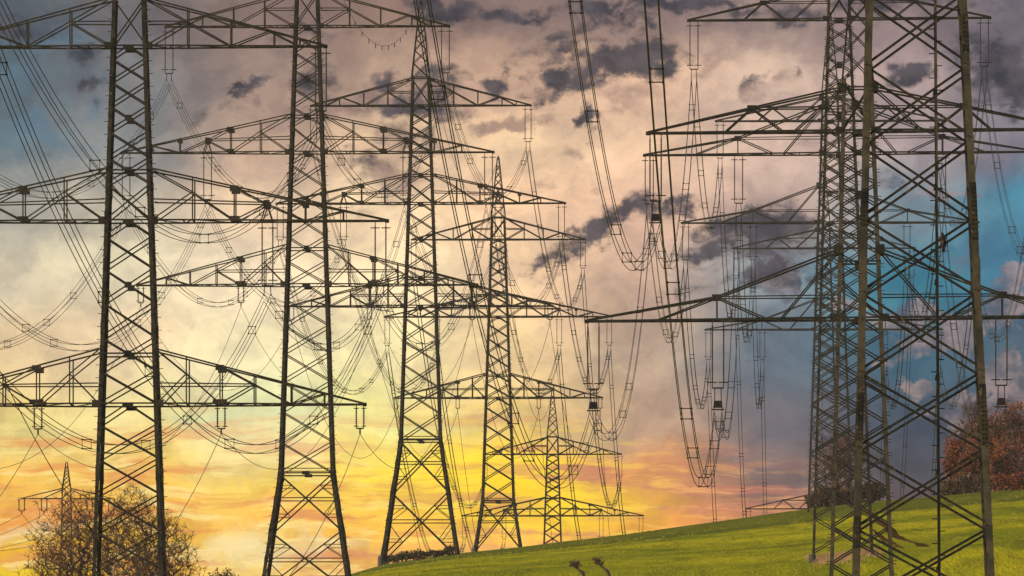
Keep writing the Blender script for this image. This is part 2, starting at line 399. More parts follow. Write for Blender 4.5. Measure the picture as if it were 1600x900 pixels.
class Pylon:
    pass
def make_pylon(name_label, u0, vref, d, z_up, zbase, arms, kind, rotz, lean=0.0, leg=0.215, br=0.078, mats=None, nodes=None, group=None, big=None, wfun=None, foot_vis=False, pegs=True, waist=None, peak=10.4):
    """z_up: height of the upper crossarm's bottom chord; arms: list of (depth below it, half width, type)"""
    ml, mb = mats
    x0 = (u0 - 800) * d / FPX
    root = empty('pylon', (x0, d, zbase), (0, lean, rotz))
    tag(root, name_label, 'pylon', group)
    H = z_up - zbase                          # local height of the upper arm
    def w(t):                                 # full width at depth t below upper arm
        return wfun(t)
    def corner(t, sx, sy): return Vector((sx * w(t) / 2, sy * w(t) / 2, H - t))
    ttop = -2.7
    # four legs, each one L-angle with its step bolts
    for sx in (-1, 1):
        for sy in (-1, 1):
            m = MB()
            ts = [ttop, arms[1][0] if len(arms) > 1 else 10.0]
            if waist: ts += [waist]
            ts += [H + 0.3]
            for a, b in zip(ts[:-1], ts[1:]):
                lw = leg if a < 15 else leg * 1.12
                m.angle(corner(a, sx, sy), corner(b, sx, sy), lw, (-sx, 0, 0), (0, -sy, 0), t=max(0.025, lw * 0.14))
            # splice plates
            for a in ts[1:-1] + [8, 16, 24]:
                if a < H - 2:
                    c = corner(a, sx, sy); m.plate((c.x - sx * leg * 0.5, c.y - sy * -0.012, c.z), leg * 1.12, 0.9, 0.03)
            lo = m.build('leg', ml, root)
            if pegs:
                mp = MB(); t = ttop + 0.5; k = 0
                while t < H - 2.5:
                    c = corner(t, sx, sy)
                    if k % 2 == 0: mp.bar(c, c + Vector((sx * 0.20, 0, 0)), 0.035)
                    else: mp.bar(c, c + Vector((0, sy * 0.20, 0)), 0.035)
                    t += 0.36; k += 1
                mp.build('step_bolts', mb, lo)['kind'] = 'stuff'
            if foot_vis:
                mf = MB(); c = corner(H, sx, sy)
                mf.lathe((c.x, c.y, 0), [(0.001, 0.22), (0.22, 0.22), (0.26, 0.15), (0.30, -0.9)], 12)
                mf.build('foundation', M_CONC, root)
    # panel levels
    tmax = waist if waist else H - 0.4
    if nodes is None:
        levels = []; marks = []
        keyt = [ttop, 0.0]
        for (ta, hw, ty) in arms[1:]: keyt += [ta]
        keyt.append(tmax)
        for a, b in zip(keyt[:-1], keyt[1:]):
            if a == ttop: levels.append((a, b, 'X')); continue
            s0 = a + 0.34 * w(a); levels.append((a, s0, 'K'))
            tail = []
            armend = any(abs(b - t_) < .01 for t_, _, _ in arms)
            if armend:
                tc = b - 2.8; hp_ = .30 * w(tc); tail = [(tc - hp_, tc + hp_, 'G'), (tc + hp_, b, 'X')]; bb = tc - hp_
            else: bb = b
            L = bb - s0; n = max(1, round(L / (0.60 * w((a + b) / 2))))
            ws = [w(s0 + L * (i + .5) / n) for i in range(n)]; tot = sum(ws); c = s0
            for qi, q in enumerate(ws):
                e = c + L * q / tot; levels.append((c, e, 'G' if (armend and qi == n // 2) else 'X')); c = e
            levels += tail
    else:
        levels = [(a, b, 'X') for a, b in zip(nodes[:-1], nodes[1:])]
    faces = [((-1, -1), (1, -1)), ((1, -1), (1, 1)), ((1, 1), (-1, 1)), ((-1, 1), (-1, -1))]
    for fi, (A, B) in enumerate(faces):
        m = MB()
        inn = 0.02
        for a, b, ty in levels:
            a1, b1 = corner(a, *A), corner(b, *A); a2, b2 = corner(a, *B), corner(b, *B)
            nrm = Vector(((A[0] + B[0]) / 2, (A[1] + B[1]) / 2, 0)) * -0.07
            if ty in 'XG':
                if ty == 'G':
                    cx_ = (a1 + a2 + b1 + b2) / 4 + nrm * 1.6; m.plate((cx_.x, cx_.y, cx_.z), *((0.40, 0.34) if fi in (0, 2) else (0.05, 0.34)), 0.06)
                m.bar(a1 + nrm, b2 + nrm, br, br * 0.8); m.bar(a2 + nrm * 2.1, b1 + nrm * 2.1, br, br * 0.8)
            else:
                mid = (a1 + a2) / 2; m.bar(mid + nrm, b1 + nrm, br, br * 0.8); m.bar(mid + nrm, b2 + nrm, br, br * 0.8)
                m.plate((mid.x, mid.y, mid.z - 0.12), *( (0.62, 0.22) if fi in (0, 2) else (0.05, 0.22)), 0.05)
        # horizontals at crossarm chords
        for (ta, hw, ty) in arms:
            for tt in (ta, ta - (2.3 if ty == 'ru' else 3.0 if ty == 'rl' else 2.8)):
                if tt >= ttop - 0.2: m.bar(corner(tt, *A), corner(tt, *B), br * 1.15)
        if waist:
            m.bar(corner(waist, *A), corner(waist, *B), br * 1.3); m.bar(corner(waist - 0.35, *A), corner(waist - 0.35, *B), br * 0.8)
            mid = (corner(waist, *A) + corner(waist, *B)) / 2
            m.plate((mid.x, mid.y, mid.z - 0.0), *((0.6, 0.26) if fi in (0, 2) else (0.05, 0.26)), 0.06)
            a = waist; Lf = H - waist
            segs = [waist, waist + min(5.2, Lf * 0.48), H] if Lf > 8 else [waist, H]
            for a, b in zip(segs[:-1], segs[1:]):
                a1, b1, a2, b2 = corner(a, *A), corner(b, *A), corner(a, *B), corner(b, *B)
                m.bar(a1, b2, br * 1.3); m.bar(a2, b1, br * 1.3)
                # crossing height
                wa, wb = w(a), w(b); tcx = a + (b - a) * wa / (wa + wb)
                m.bar(corner(tcx, *A), corner(tcx, *B), br)
                for (c1, c2_, P1, P2) in ((a, b, A, B), (a, b, B, A)):
                    # small redundant members between leg and diagonal
                    for f0 in (0.5,):
                        t1 = a + (tcx - a) * 0.5; t2 = tcx + (b - tcx) * 0.5
                        l1 = corner(t1, *P1); l2 = corner(t2, *P1)
                        X1 = lin(corner(a, *P1), corner(b, *P2), (t1 - a) / (b - a)); X2 = lin(corner(b, *P1), corner(a, *P2), (b - t2) / (b - a))
                        m.bar(l1, X1, br * 0.7); m.bar(l2, X2, br * 0.7)
                        m.bar(corner(tcx, *P1), X1, br * 0.7); m.bar(corner(tcx, *P1), X2, br * 0.7)
        m.build('bracing', mb, root)
    # crossarms
    for (ta, hw, ty) in arms:
        for sx in (-1, 1):
            m = MB(); zb = H - ta; wb = w(ta)
            htop = {'lu': 2.7, 'lm': 2.9, 'll': 3.05, 'ru': 2.3, 'rl': 3.65}[ty]
            xt0 = w(ta - htop) / 2 if ta - htop > ttop else w(ttop) / 2
            xb0 = wb / 2
            def pt(x, z, sy):
                dw = wb / 2 + (0.22 - wb / 2) * max(0, (x - xb0)) / (hw - xb0)
                return Vector((sx * x, sy * dw, zb + z))
            bc = br * 1.5
            if ty[0] == 'l':
                def ztop(x): return htop * (hw - x) / (hw - xt0)
                if ty == 'lm': vs = [.249, .410, .684, .831]; ap = (.535, .31); hline = .40
                elif ty == 'll': vs = [.248, .39, .534, .69, .83]; ap = (.534, .37); hline = .37
                else: vs = [.30, .52, .74, .87]; ap = (.31, .50); hline = .50
                zap = htop * ap[1]
                V = [(x * hw, ztop(x * hw)) for x in vs]
                for sy in (-1, 1):
                    m.bar(pt(xb0, 0, sy), pt(hw, 0, sy), bc * 0.8); m.bar(pt(xt0, htop, sy), pt(hw, 0.05, sy), bc * 0.75)
                    for (x, z) in V: m.bar(pt(x, 0, sy), pt(x, z, sy), br * 0.95)
                    D = []
                    if ty == 'lm':
                        n1 = (V[0][0], V[0][1] * .66); n2 = V[1][0]; a_ = (ap[0] * hw, htop * .32)
                        D = [((xt0, htop), n1), (n1, (n2, 0)), ((xb0, 0), n1), ((n2, V[1][1]), a_), ((n2, 0), a_), (a_, (V[2][0], 0)),
                             ((V[2][0], 0), (V[3][0], ztop(V[3][0]))), (a_, (a_[0] - .3, 0)), (a_, (a_[0] + .3, 0)), ((xb0, htop * hline), (a_[0], htop * .34))]
                        m.plate((sx * n2, pt(n2, 0, sy).y, zb + V[1][1] - .1), .5, .34, .06); m.plate((sx * n2, pt(n2, 0, sy).y, zb + .1), .6, .26, .06)
                        m.plate((sx * a_[0], pt(a_[0], 0, sy).y, zb + a_[1]), .36, .4, .06)
                        m.plate((sx * V[2][0], pt(V[2][0], 0, sy).y, zb + V[2][1] - .1), .36, .26, .06)
                    elif ty == 'll':
                        n1 = (V[0][0], V[0][1] * .64); n2 = V[1][0]; a_ = (ap[0] * hw, htop * .36)
                        D = [((xt0, htop), n1), (n1, (n2, 0)), ((xb0, 0), n1), ((n2, V[1][1]), a_), ((n2, 0), a_), (a_, (V[3][0], 0)),
                             ((V[3][0], 0), (V[4][0], ztop(V[4][0]))), ((xb0, htop * hline), a_)]
                        m.plate((sx * n2, pt(n2, 0, sy).y, zb + V[1][1] - .1), .5, .3, .06); m.plate((sx * n2, pt(n2, 0, sy).y, zb + .1), .8, .28, .06)
                    else:
                        a_ = (V[0][0], htop * .5)
                        D = [((xt0, htop), a_), (a_, (V[1][0], 0)), ((xb0, 0), a_), ((V[1][0], 0), (V[2][0] - .25, ztop(V[2][0] - .25))), ((V[2][0] - .25, ztop(V[2][0] - .25)), (V[3][0], 0)), ((xb0, htop * .5), a_)]
                    for p, q in D: m.bar(pt(p[0], p[1], sy), pt(q[0], q[1], sy), br * 0.9)
                ties = [x * hw for x in vs] + [hw * .12 + xb0, hw * .62, hw * .93]
            else:
                xn, zn = (5.65, 1.27) if ty == 'ru' else (7.6, 1.2)
                for sy in (-1, 1):
                    m.bar(pt(xb0, 0, sy), pt(hw, 0, sy), bc * 0.95); m.bar(pt(xt0, htop, sy), pt(xn, zn, sy), bc * 0.8); m.bar(pt(xn, zn, sy), pt(hw, 0.06, sy), bc * 0.8)
                    m.bar(pt(xn, zn, sy), pt(xb0, zn, sy), br * 0.8)
                    if ty == 'ru': D = [((xn, zn), (4.0, 0)), ((xn, zn), (7.1, 0)), ((xt0, htop), (3.4, 0))]
                    else: D = [((xn, zn), (4.95, 0)), ((xn, zn), (10.8, 0)), ((xt0, htop), (4.2, 0))]; m.bar(pt(xn, 0, sy), pt(xn, zn, sy), br)
                    for p, q in D: m.bar(pt(p[0], p[1], sy), pt(q[0], q[1], sy), br * 0.95)
                    m.plate((sx * xn, pt(xn, 0, sy).y, zb + zn), .5, .26, .06)
                    m.plate((sx * (xt0 + .02), pt(xt0, 0, sy).y, zb + htop), .5, .45, .06)
                ties = [3.0, 4.2, xn, xn + 2, xn + 3.6, hw - 0.6]
            for x in ties:
                if x < hw: m.bar(pt(x, 0, -1), pt(x, 0, 1), br * .8)
            tl = sorted(ties)
            for i, (xa, xb_) in enumerate(zip([xb0] + tl[:-1], tl)):
                sg_ = 1 if i % 2 else -1; m.bar(pt(xa, 0, sg_), pt(xb_, 0, -sg_), br * .6)
            m.bar(pt(hw - .1, 0, 0), pt(hw + .12, 0, 0), .2)
            # plates under the bottom chord at the body
            m.plate((sx * (xb0 + .1), -wb / 2 - .03, zb), .5, .36, .04)
            m.build('crossarm', ml if leg > 0.2 else mb, root)
    # earth wire peak
    m = MB(); n = 7
    for sx in (-1, 1):
        for sy in (-1, 1):
            a = corner(ttop, sx, sy); b = Vector((sx * .10, sy * .10, H + peak)); m.bar(a, b, br * 1.2)
    hz = [0, .2, .37, .52, .65, .77, .88]
    for a, b in zip(hz[:-1], hz[1:]):
        for (A, B) in faces:
            def pk_(f, c): return lin(corner(ttop, *c), Vector((c[0] * .10, c[1] * .10, H + peak)), f)
            m.bar(pk_(a, A), pk_(b, B), br * .7); m.bar(pk_(a, B), pk_(b, A), br * .7)
    m.bar((0, 0, H + peak - .2), (0, 0, H + peak + .25), .16)
    m.build('peak', mb, root)
    p = Pylon(); p.root = root; p.H = H; p.d = d; p.arms = arms; p.label = name_label
    p.M = Matrix.Translation((x0, d, zbase)) @ Euler((0, lean, rotz)).to_matrix().to_4x4()
    p.pt = lambda x, t: p.M @ Vector((x, 0, H - t))
    p.peakpt = p.M @ Vector((0, 0, H + peak))
    return p

def wl(waist):
    return lambda t: (2.0 + .066 * t) if t <= waist else (2.0 + .066 * waist + .30 * (t - waist))
def wr(t): return 1.72 + .071 * t if t >= 0 else 1.72 + .03 * t
AL = [(0, 11.0, 'lu'), (9.8, 14.46, 'lm'), (20.1, 13.2, 'll')]
AR = [(0, 11.2, 'ru'), (10.0, 14.55, 'rl')]
GL = 'left line of three-armed pylons'; GR = 'right cluster of two-armed pylons'
rl = -math.radians(1.5); rr = -math.radians(1.6)
def zat(v, d): return (HV - v) * d / FPX
PY = {}
def gz(u, d): return ground((u - 800) * d / FPX, d)
PY['A'] = make_pylon('huge three-armed lattice pylon standing before the bare tree, nearest on the left', 202.5, 0, 575, zat(346, 575) + 9.8, gz(202, 575), AL, 'l', rl, mats=(M_STEEL_L, M_BRACE), group=GL, wfun=wl(34), waist=34)
PY['B'] = make_pylon('tall lattice pylon second from left, splayed feet cut by the bottom edge', 480, 0, 796, zat(238.5, 796) + 9.8, gz(480, 796) - .3, AL, 'l', rl, mats=(M_STEEL_L, M_BRACE), group=GL, wfun=wl(34.8), waist=34.8, leg=.25)
PY['C'] = make_pylon('lattice pylon third from left, straddling the low hedge on the grass crest', 657.5, 0, 1026, zat(318, 1026) + 9.8, gz(657, 1026), AL, 'l', rl, mats=(M_STEEL_L, M_BRACE), group=GL, wfun=wl(33.6), waist=33.6, leg=.26, br=.10, foot_vis=True)
PY['D'] = make_pylon('lattice pylon fourth from left with splayed legs on the bare hill crest', 778.5, 0, 1300, zat(495, 1300) + 9.8, gz(778, 1300), AL, 'l', rl, mats=(M_STEEL_L, M_BRACE), group=GL, wfun=wl(33.3), waist=33.3, leg=.27, br=.115, foot_vis=True)
PY['E'] = make_pylon('smallest full pylon in the yellow glow, half sunk behind the green hill', 863.5, 0, 1633, zat(806, 1633) + 9.8, gz(863, 1633), AL, 'l', rl, mats=(M_BRACE, M_BRACE), group=GL, wfun=wl(34), waist=34, leg=.22, br=.12, pegs=False)
zF = zat(900, 293) + 32.5; bF = gz(1446, 293)
nF = [zF - zat(v, 293) for v in (-235, -120, -5, 108, 222, 344, 461, 585, 703, 828, 948, 1070)]
PY['F'] = make_pylon('thick-legged olive pylon filling the right, its top and feet out of frame', 1446, 0, 293, zF, bF, AR, 'r', rr, lean=-math.radians(.7), leg=.205, br=.070, mats=(M_STEEL_R, M_BRACE), nodes=nF, group=GR, wfun=wr, pegs=False)
H1 = PY['H1'] = make_pylon('front pylon of the right cluster, holding the longest low crossarm', 1350, 0, 546, zat(205, 546), gz(1350, 546), AR, 'r', rr, lean=-math.radians(.45), leg=.2, br=.078, mats=(M_STEEL_R, M_BRACE), group=GR, wfun=wr)
PY['H2'] = make_pylon('pylon with feet in the dry straw patch, its crossarm near the top edge', 1317, 0, 762, zat(30, 762), gz(1317, 762), AR, 'r', rr, lean=-math.radians(.4), leg=.2, br=.078, mats=(M_STEEL_L, M_BRACE), group=GR, wfun=wr, foot_vis=True)
PY['H3'] = make_pylon('slimmer pylon of the right cluster rooted in bushes on the crest', 1297, 0, 1006, zat(189, 1006), gz(1297, 1006), AR, 'r', rr, leg=.2, br=.09, mats=(M_FAR, M_FAR), group=GR, wfun=wr)
PY['H4'] = make_pylon('hazy pylon with upper crossarm low over the dark cloud, feet behind crest', 1287, 0, 1260, zat(388, 1260), gz(1287, 1260), AR, 'r', rr, leg=.19, br=.095, mats=(M_FAR, M_FAR), group=GR, wfun=wr, pegs=False)
PY['H5'] = make_pylon('farthest pylon of the right cluster, only its top arm clearing the hill', 1284, 0, 1510, zat(795, 1510), gz(1284, 1510), AR, 'r', rr, leg=.18, br=.10, mats=(M_FAR, M_FAR), group=GR, wfun=wr, pegs=False)

# vertical climbing rail inside the cropped pylon's face
m = MB(); mr = MB(); rF = PY['F'].root; Mi = PY['F'].M.inverted()
pa = Mi @ at(1465.5, 935, 293); pb = Mi @ at(1458.5, -60, 293)
m.angle(pa, pb, .085, (1, 0, 0), (0, 1, 0), t=.02)
n = int((pb - pa).length / .345)
for i in range(n):
    q = lin(pa, pb, (i + .5) / n); sx = 1 if i % 2 else -1
    mr.bar(q + Vector((.04, .02, 0)), q + Vector((.04 + sx * .19, .02, 0)), .028)
ro = m.build('climbing_rail', M_STEEL_R, rF); mr.build('rungs', M_BRACE, ro)['kind'] = 'stuff'
# bolted splice plates on the near legs of the cropped pylon
pF = PY['F']
for lg in [o for o in bpy.data.objects if o.parent == rF and o.name.startswith('leg')]:
    v0_ = lg.data.vertices[0].co; sx = 1 if v0_.x > 0 else -1; sy = 1 if v0_.y > 0 else -1
    for vv in ((338, 90), (655, 95), (60, 60)) if sx > 0 else ((655, 75), (330, 60), (835, 50)):
        tt = zF - zat(vv[0], 293); hh = vv[1] * 293 / FPX
        c = Vector((sx * wr(tt) / 2, sy * wr(tt) / 2, pF.H - tt)); yb = c.y + sy * .018
        m = MB(); sl = sx * .0355 * hh / 1.0
        m.quad_prism([(c.x - sx * .19 + sl/2, yb - .012, c.z - hh/2), (c.x + sl/2 + sx*.01, yb - .012, c.z - hh/2), (c.x + sl/2 + sx*.01, yb + .012, c.z - hh/2), (c.x - sx * .19 + sl/2, yb + .012, c.z - hh/2)],
                     [(c.x - sx * .19 - sl/2, yb - .012, c.z + hh/2), (c.x - sl/2 + sx*.01, yb - .012, c.z + hh/2), (c.x - sl/2 + sx*.01, yb + .012, c.z + hh/2), (c.x - sx * .19 - sl/2, yb + .012, c.z + hh/2)])
        for k_ in range(int(hh / .13)):
            for bx in (.05, .14):
                zz = c.z - hh/2 + .07 + k_ * .13; m.bar((c.x - sx * bx, yb - sy * -.012, zz), (c.x - sx * bx, yb + sy * .045, zz), .035)
        m.build('splice_plate', M_STEEL_L, lg)
# stubs that tie the rail to the face bracing
for f in np.linspace(.05, .95, 7):
    m = MB(); q = lin(pa, pb, float(f)); m.bar(q, q + Vector((0, 1.9, 0)), .04); m.build('rail_bracket', M_BRACE, ro)

# ---- small single-arm pylon far behind the bare tree
dS = 1500.0; sS = dS / FPX
def small_pylon():
    zb_ = ground((104 - 800) * sS, dS); x0 = (104 - 800) * sS
    root = empty('pylon', (x0, dS, zb_), (0, 0, 0)); tag(root, 'tiny one-armed pylon rising behind the bare tree at far left', 'pylon')
    def P_(u, v, sy=0.0, w=0): return Vector(((u - 104) * sS, sy, zat(v, dS) - zb_))
    hp = zat(722, dS) - zb_; ha = zat(779, dS) - zb_; ht = zat(763, dS) - zb_
    br = .13
    def wS(z): return .12 + (hp - z) * .222 if z > ht else 1.25 + (ht - z) * .03
    for sx in (-1, 1):
        for sy in (-1, 1):
            m = MB(); m.bar((sx * .1, sy * .1, hp), (sx * wS(ht) / 2, sy * wS(ht) / 2, ht), br); m.bar((sx * wS(ht) / 2, sy * wS(ht) / 2, ht), (sx * wS(0) / 2, sy * wS(0) / 2, 0), br)
            m.build('leg', M_BRACE, root)
    m = MB(); z = hp - .6
    while z > 2:
        z2 = z - max(.5, wS(z) * .95)
        for sy in (-1, 1):
            m.bar((-wS(z)/2, sy*wS(z)/2, z), (wS(z2)/2, sy*wS(z2)/2, z2), br*.6); m.bar((wS(z)/2, sy*wS(z)/2, z), (-wS(z2)/2, sy*wS(z2)/2, z2), br*.6)
            m.bar((sy*wS(z)/2, -wS(z)/2, z), (sy*wS(z2)/2, wS(z2)/2, z2), br*.6)
        z = z2
    m.build('bracing', M_BRACE, root)
    for sx in (-1, 1):
        m = MB(); W_ = 72 * sS
        for sy in (-1, 1):
            m.bar((sx*.6, sy*.6, ha), (sx*W_, sy*.1, ha), br); m.bar((sx*.6, sy*.6, ht), (sx*W_, sy*.1, ha), br*.8)
            m.bar((sx*.6, sy*.6, ht - .2), (sx*37*sS, sy*.3, ha), br*.7)
        m.build('crossarm', M_BRACE, root)
    M_ = Matrix.Translation((x0, dS, zb_))
    return root, [M_ @ Vector((o_ * sS, 0, ha)) for o_ in (-70, -35, 36, 70)], M_ @ Vector((0, 0, hp))
_, S_pts, S_peak = small_pylon()

# ---------------------------------------------------------------- insulators
def in_frame(pts, m=4):
    for p in pts:
        u, v = proj(p)
        if -m < u < 1600 + m and -m < v < 900 + m: return True
    return False
def rod_profile(L, n, r0, r1):
    pr = [(0.001, 0), (r0, 0)]
    for i in range(n):
        z = -L * (i + .3) / n; pr += [(r0, z), (r1, z - L / n * .25), (r0, z - L / n * .45)]
    pr += [(r0, -L), (0.001, -L)]
    return pr
def make_string(kind, mat=M_INS):
    """twin insulator set hanging from the origin: kinds 'plain', 'weighted', 'short'"""
    root = empty('insulator_string', (0, 0, 0))
    L, sep, dr = (3.25, .60, .20) if kind != 'short' else (1.15, .42, .10)
    for sx in (-1, 1):
        x = sx * sep / 2
        m = MB(); m.lathe((x, 0, -dr), rod_profile(L - dr, 26 if kind != 'short' else 9, .032, .058 if kind != 'short' else .075), 8)
        m.bar((x, 0, .12), (x, 0, -dr - .05), .05)
        m.build('insulator_rod', mat, root)
        m = MB()
        hw = .23 if kind != 'short' else .12
        zs = [-L + .02] + ([-dr - .1] if kind == 'plain' else []) + ([-.12] if kind == 'short' else [])
        for z in zs:
            m.bar((x - hw, 0, z), (x + hw, 0, z), .055 if kind != 'short' else .04)
            for e in (-hw, hw): m.bar((x + e, -.12, z), (x + e, .12, z), .045)
        m.build('arcing_horn', M_BRACE, root)
    m = MB(); zy = -L - (.28 if kind != 'short' else .1)
    for sx in (-1, 1): m.bar((sx * sep / 2, 0, -L + .05), (sx * sep / 2, 0, zy), .05)
    m.bar((-sep / 2, 0, zy), (sep / 2, 0, zy), .075)
    if kind == 'short': m.bar((0, 0, zy), (0, 0, zy - .3), .09)
    elif kind == 'plain':
        for sx in (-1, 1): m.bar((sx * .16, 0, zy), (sx * .2, 0, zy - .55), .05); m.bar((sx*.2, -.25, zy-.5), (sx*.2, .25, zy-.5), .06)
    else:
        for sx in (-1, 1): m.bar((sx * .17, 0, zy), (sx * .17, 0, zy - .55), .05); m.bar((sx * .17, 0, zy - .5), (sx * .24, 0, zy - 1.2), .045)
    m.build('yoke', M_BRACE, root)
    if kind == 'weighted':
        m = MB(); z0, z1 = zy - .68, zy - 1.05
        m.quad_prism([(-.17, -.12, z0), (.17, -.12, z0), (.17, .12, z0), (-.17, .12, z0)][::-1], [(-.26, -.16, z1), (.26, -.16, z1), (.26, .16, z1), (-.26, .16, z1)][::-1])
        m.bar((-.34, 0, z1 - .1), (.34, 0, z1 - .1), .07)
        m.build('counterweight', M_BRACE, root)
    return root
protos = {}
def hang(kind, loc, label, group, rot):
    if not in_frame([loc, loc - Vector((0, 0, 3.5))]): return
    if kind not in protos:
        protos[kind] = make_string(kind); o = protos[kind]
    else: o = copy_tree(protos[kind])
    o.location = loc; o.rotation_euler = (0, 0, rot)
    tag(o, label, 'insulator', group)
SHORT = {'A': 'leftmost tall pylon', 'B': 'second pylon from left', 'C': 'third pylon from left', 'D': 'fourth pylon from left', 'E': 'small pylon in yellow glow',
 'F': 'thick cropped pylon', 'H1': 'front pylon of right cluster', 'H2': 'straw-patch pylon', 'H3': 'bush-rooted pylon', 'H4': 'hazy fourth cluster pylon', 'H5': 'farthest cluster pylon'}
DROP = {'plain': 4.0, 'weighted': 4.75, 'short': 1.55}
LP = [(-10.75, 0, 'plain', 'upper', 'left tip'), (10.75, 0, 'plain', 'upper', 'right tip'), (-14.1, 9.8, 'plain', 'middle', 'left tip'), (-7.75, 9.8, 'plain', 'middle', 'left inner node'),
      (7.75, 9.8, 'plain', 'middle', 'right inner node'), (14.1, 9.8, 'plain', 'middle', 'right tip'),
      (-12.95, 20.1, 'short', 'lower', 'left tip'), (-5.15, 20.1, 'short', 'lower', 'left inner node'), (5.15, 20.1, 'short', 'lower', 'right inner node'), (12.95, 20.1, 'short', 'lower', 'right tip')]
RP = [(-10.8, 0, 'x', 'upper', 'left tip'), (10.8, 0, 'x', 'upper', 'right tip'), (-14.2, 10, 'x', 'lower', 'left tip'), (-7.55, 10, 'x', 'lower', 'left inner node'),
      (7.55, 10, 'x', 'lower', 'right inner node'), (14.2, 10, 'x', 'lower', 'right tip')]
ATT = {}
for key, p in PY.items():
    lst = LP if key in 'ABCDE' else RP
    for i, (x, t, kd, arm, side) in enumerate(lst):
        kind = kd if kd != 'x' else ('weighted' if key in ('F', 'H1') else 'plain')
        top = p.pt(x, t + .09); ATT[(key, i)] = top - Vector((0, 0, DROP[kind]))
        words = ('short twin insulator' if kind == 'short' else 'long twin insulator') + ' at %s of %s crossarm, %s' % (side, arm, SHORT[key])
        hang(kind, top, words, 'insulators hanging from the crossarms', rl if key in 'ABCDE' else rr)

# ---------------------------------------------------------------- conductors
def sagged(a, b, s, n=44):
    out = []
    for i in range(n + 1):
        t = i / n; p = a * (1 - t) + b * t; p.z -= 4 * s * t * (1 - t); out.append(p)
    return out
def wire_r(d): return max(.0175, d * 0.0000225)
def vis_range(pts):
    ok = [i for i, p in enumerate(pts) if p.y > 60 and -260 < proj(p)[0] < 1860 and -260 < proj(p)[1] < 1200]
    if not ok: return None
    return max(0, min(ok) - 1), min(len(pts) - 1, max(ok) + 1)
def bundle(a, b, sag, label, group, n=4, spacing=.40, dampers=True):
    pts = sagged(a, b, sag, 60)
    if not in_frame(pts, -2): return
    a0 = pts[0]
    root = empty('conductor_bundle' if n > 1 else 'conductor', a0); tag(root, label, 'power line', group)
    h = spacing / 2
    offs = [(-h, 0), (h, 0), (-h, -spacing), (h, -spacing)] if n == 4 else [(0, 0)]
    rad = [wire_r(p.y) for p in pts]; r0, r1 = rad[0], rad[-1]
    for (ox, oz) in offs:
        m = MB(); m.tube([p - a0 + Vector((ox, 0, oz)) for p in pts], r0, 5, r1)
        m.build('strand', M_WIRE, root, smooth=True)
    if n == 4:
        span = (b - a).length; k = max(3, int(span / 34)); 
        for i in range(k):
            t = (i + .55 + .2 * math.sin(i * 2.3 + a.x)) / k; p = a * (1 - t) + b * t; p.z -= 4 * sag * t * (1 - t)
            if not in_frame([p], 10): continue
            m = MB(); q = p - a0; c = [q + Vector((ox, 0, oz)) for ox, oz in offs]; ww = max(.035, p.y * .00005)
            for i1, i2 in ((0, 1), (2, 3)): m.bar(c[i1], c[i2], ww)
            for i1, i2 in ((0, 2), (1, 3)): m.bar(c[i1], c[i2], .025)
            for cc in c: m.bar(cc - Vector((0, .09, 0)), cc + Vector((0, .09, 0)), ww * 1.9)
            m.build('spacer', M_BRACE, root)
# virtual attachment points of the pylon standing before the left one, outside the frame
A0 = {}
x0, d0, zm = -31.8, 327.0, 20.2 + RISE * 327.0
for i, (x, t, kd, arm, side) in enumerate(LP):
    z = zm + (9.8 - t) + (0 if kd == 'plain' else 2.45)
    A0[i] = Vector((x0 + x, d0, z))
def span_label(i, lst, k1, k2, n):
    x, t, kd, arm, side = lst[i]
    s_ = side.replace(' node', '').replace('tip', 'outer')
    return '%s line, %s arm %s, %s to %s' % ('four-wire' if n == 4 else 'single', arm, s_, SHORT[k1] if k1 in SHORT else k1, SHORT[k2])
TUNE = {'FH1': 1.28e-4}
chain = ['A', 'B', 'C', 'D', 'E']
GW = 'four-wire bundles of the left line'; GW2 = 'four-wire bundles of the right line'; GS = 'single wires of the lowest left arms'
for i, (x, t, kd, arm, side) in enumerate(LP):
    n = 1 if kd == 'short' else 4
    bundle(ATT[('A', i)], A0[i], 11.9 if n == 4 else 12.0, span_label(i, LP, 'left frame edge', 'A', n), GW if n == 4 else GS, n)
    for a, b in zip(chain[:-1], chain[1:]):
        pa_, pb_ = ATT[(a, i)], ATT[(b, i)]; L = (pb_ - pa_).length
        bundle(pa_, pb_, TUNE.get(a + b, C1) * L * L, span_label(i, LP, a, b, n), GW if n == 4 else GS, n)
chain = ['F', 'H1', 'H2', 'H3', 'H4', 'H5']
SHORT2 = dict(SHORT)
SHORT.update({'H1': 'front cluster pylon', 'H4': 'hazy pylon', 'H5': 'farthest pylon', 'E': 'glow pylon', 'A': 'leftmost pylon', 'B': 'second pylon', 'C': 'third pylon', 'D': 'fourth pylon'})
for i, (x, t, kd, arm, side) in enumerate(RP):
    for a, b in zip(chain[:-1], chain[1:]):
        pa_, pb_ = ATT[(a, i)], ATT[(b, i)]; L = (pb_ - pa_).length
        bundle(pa_, pb_, TUNE.get(a + b, C2) * L * L, span_label(i, RP, a, b, 4), GW2, 4)
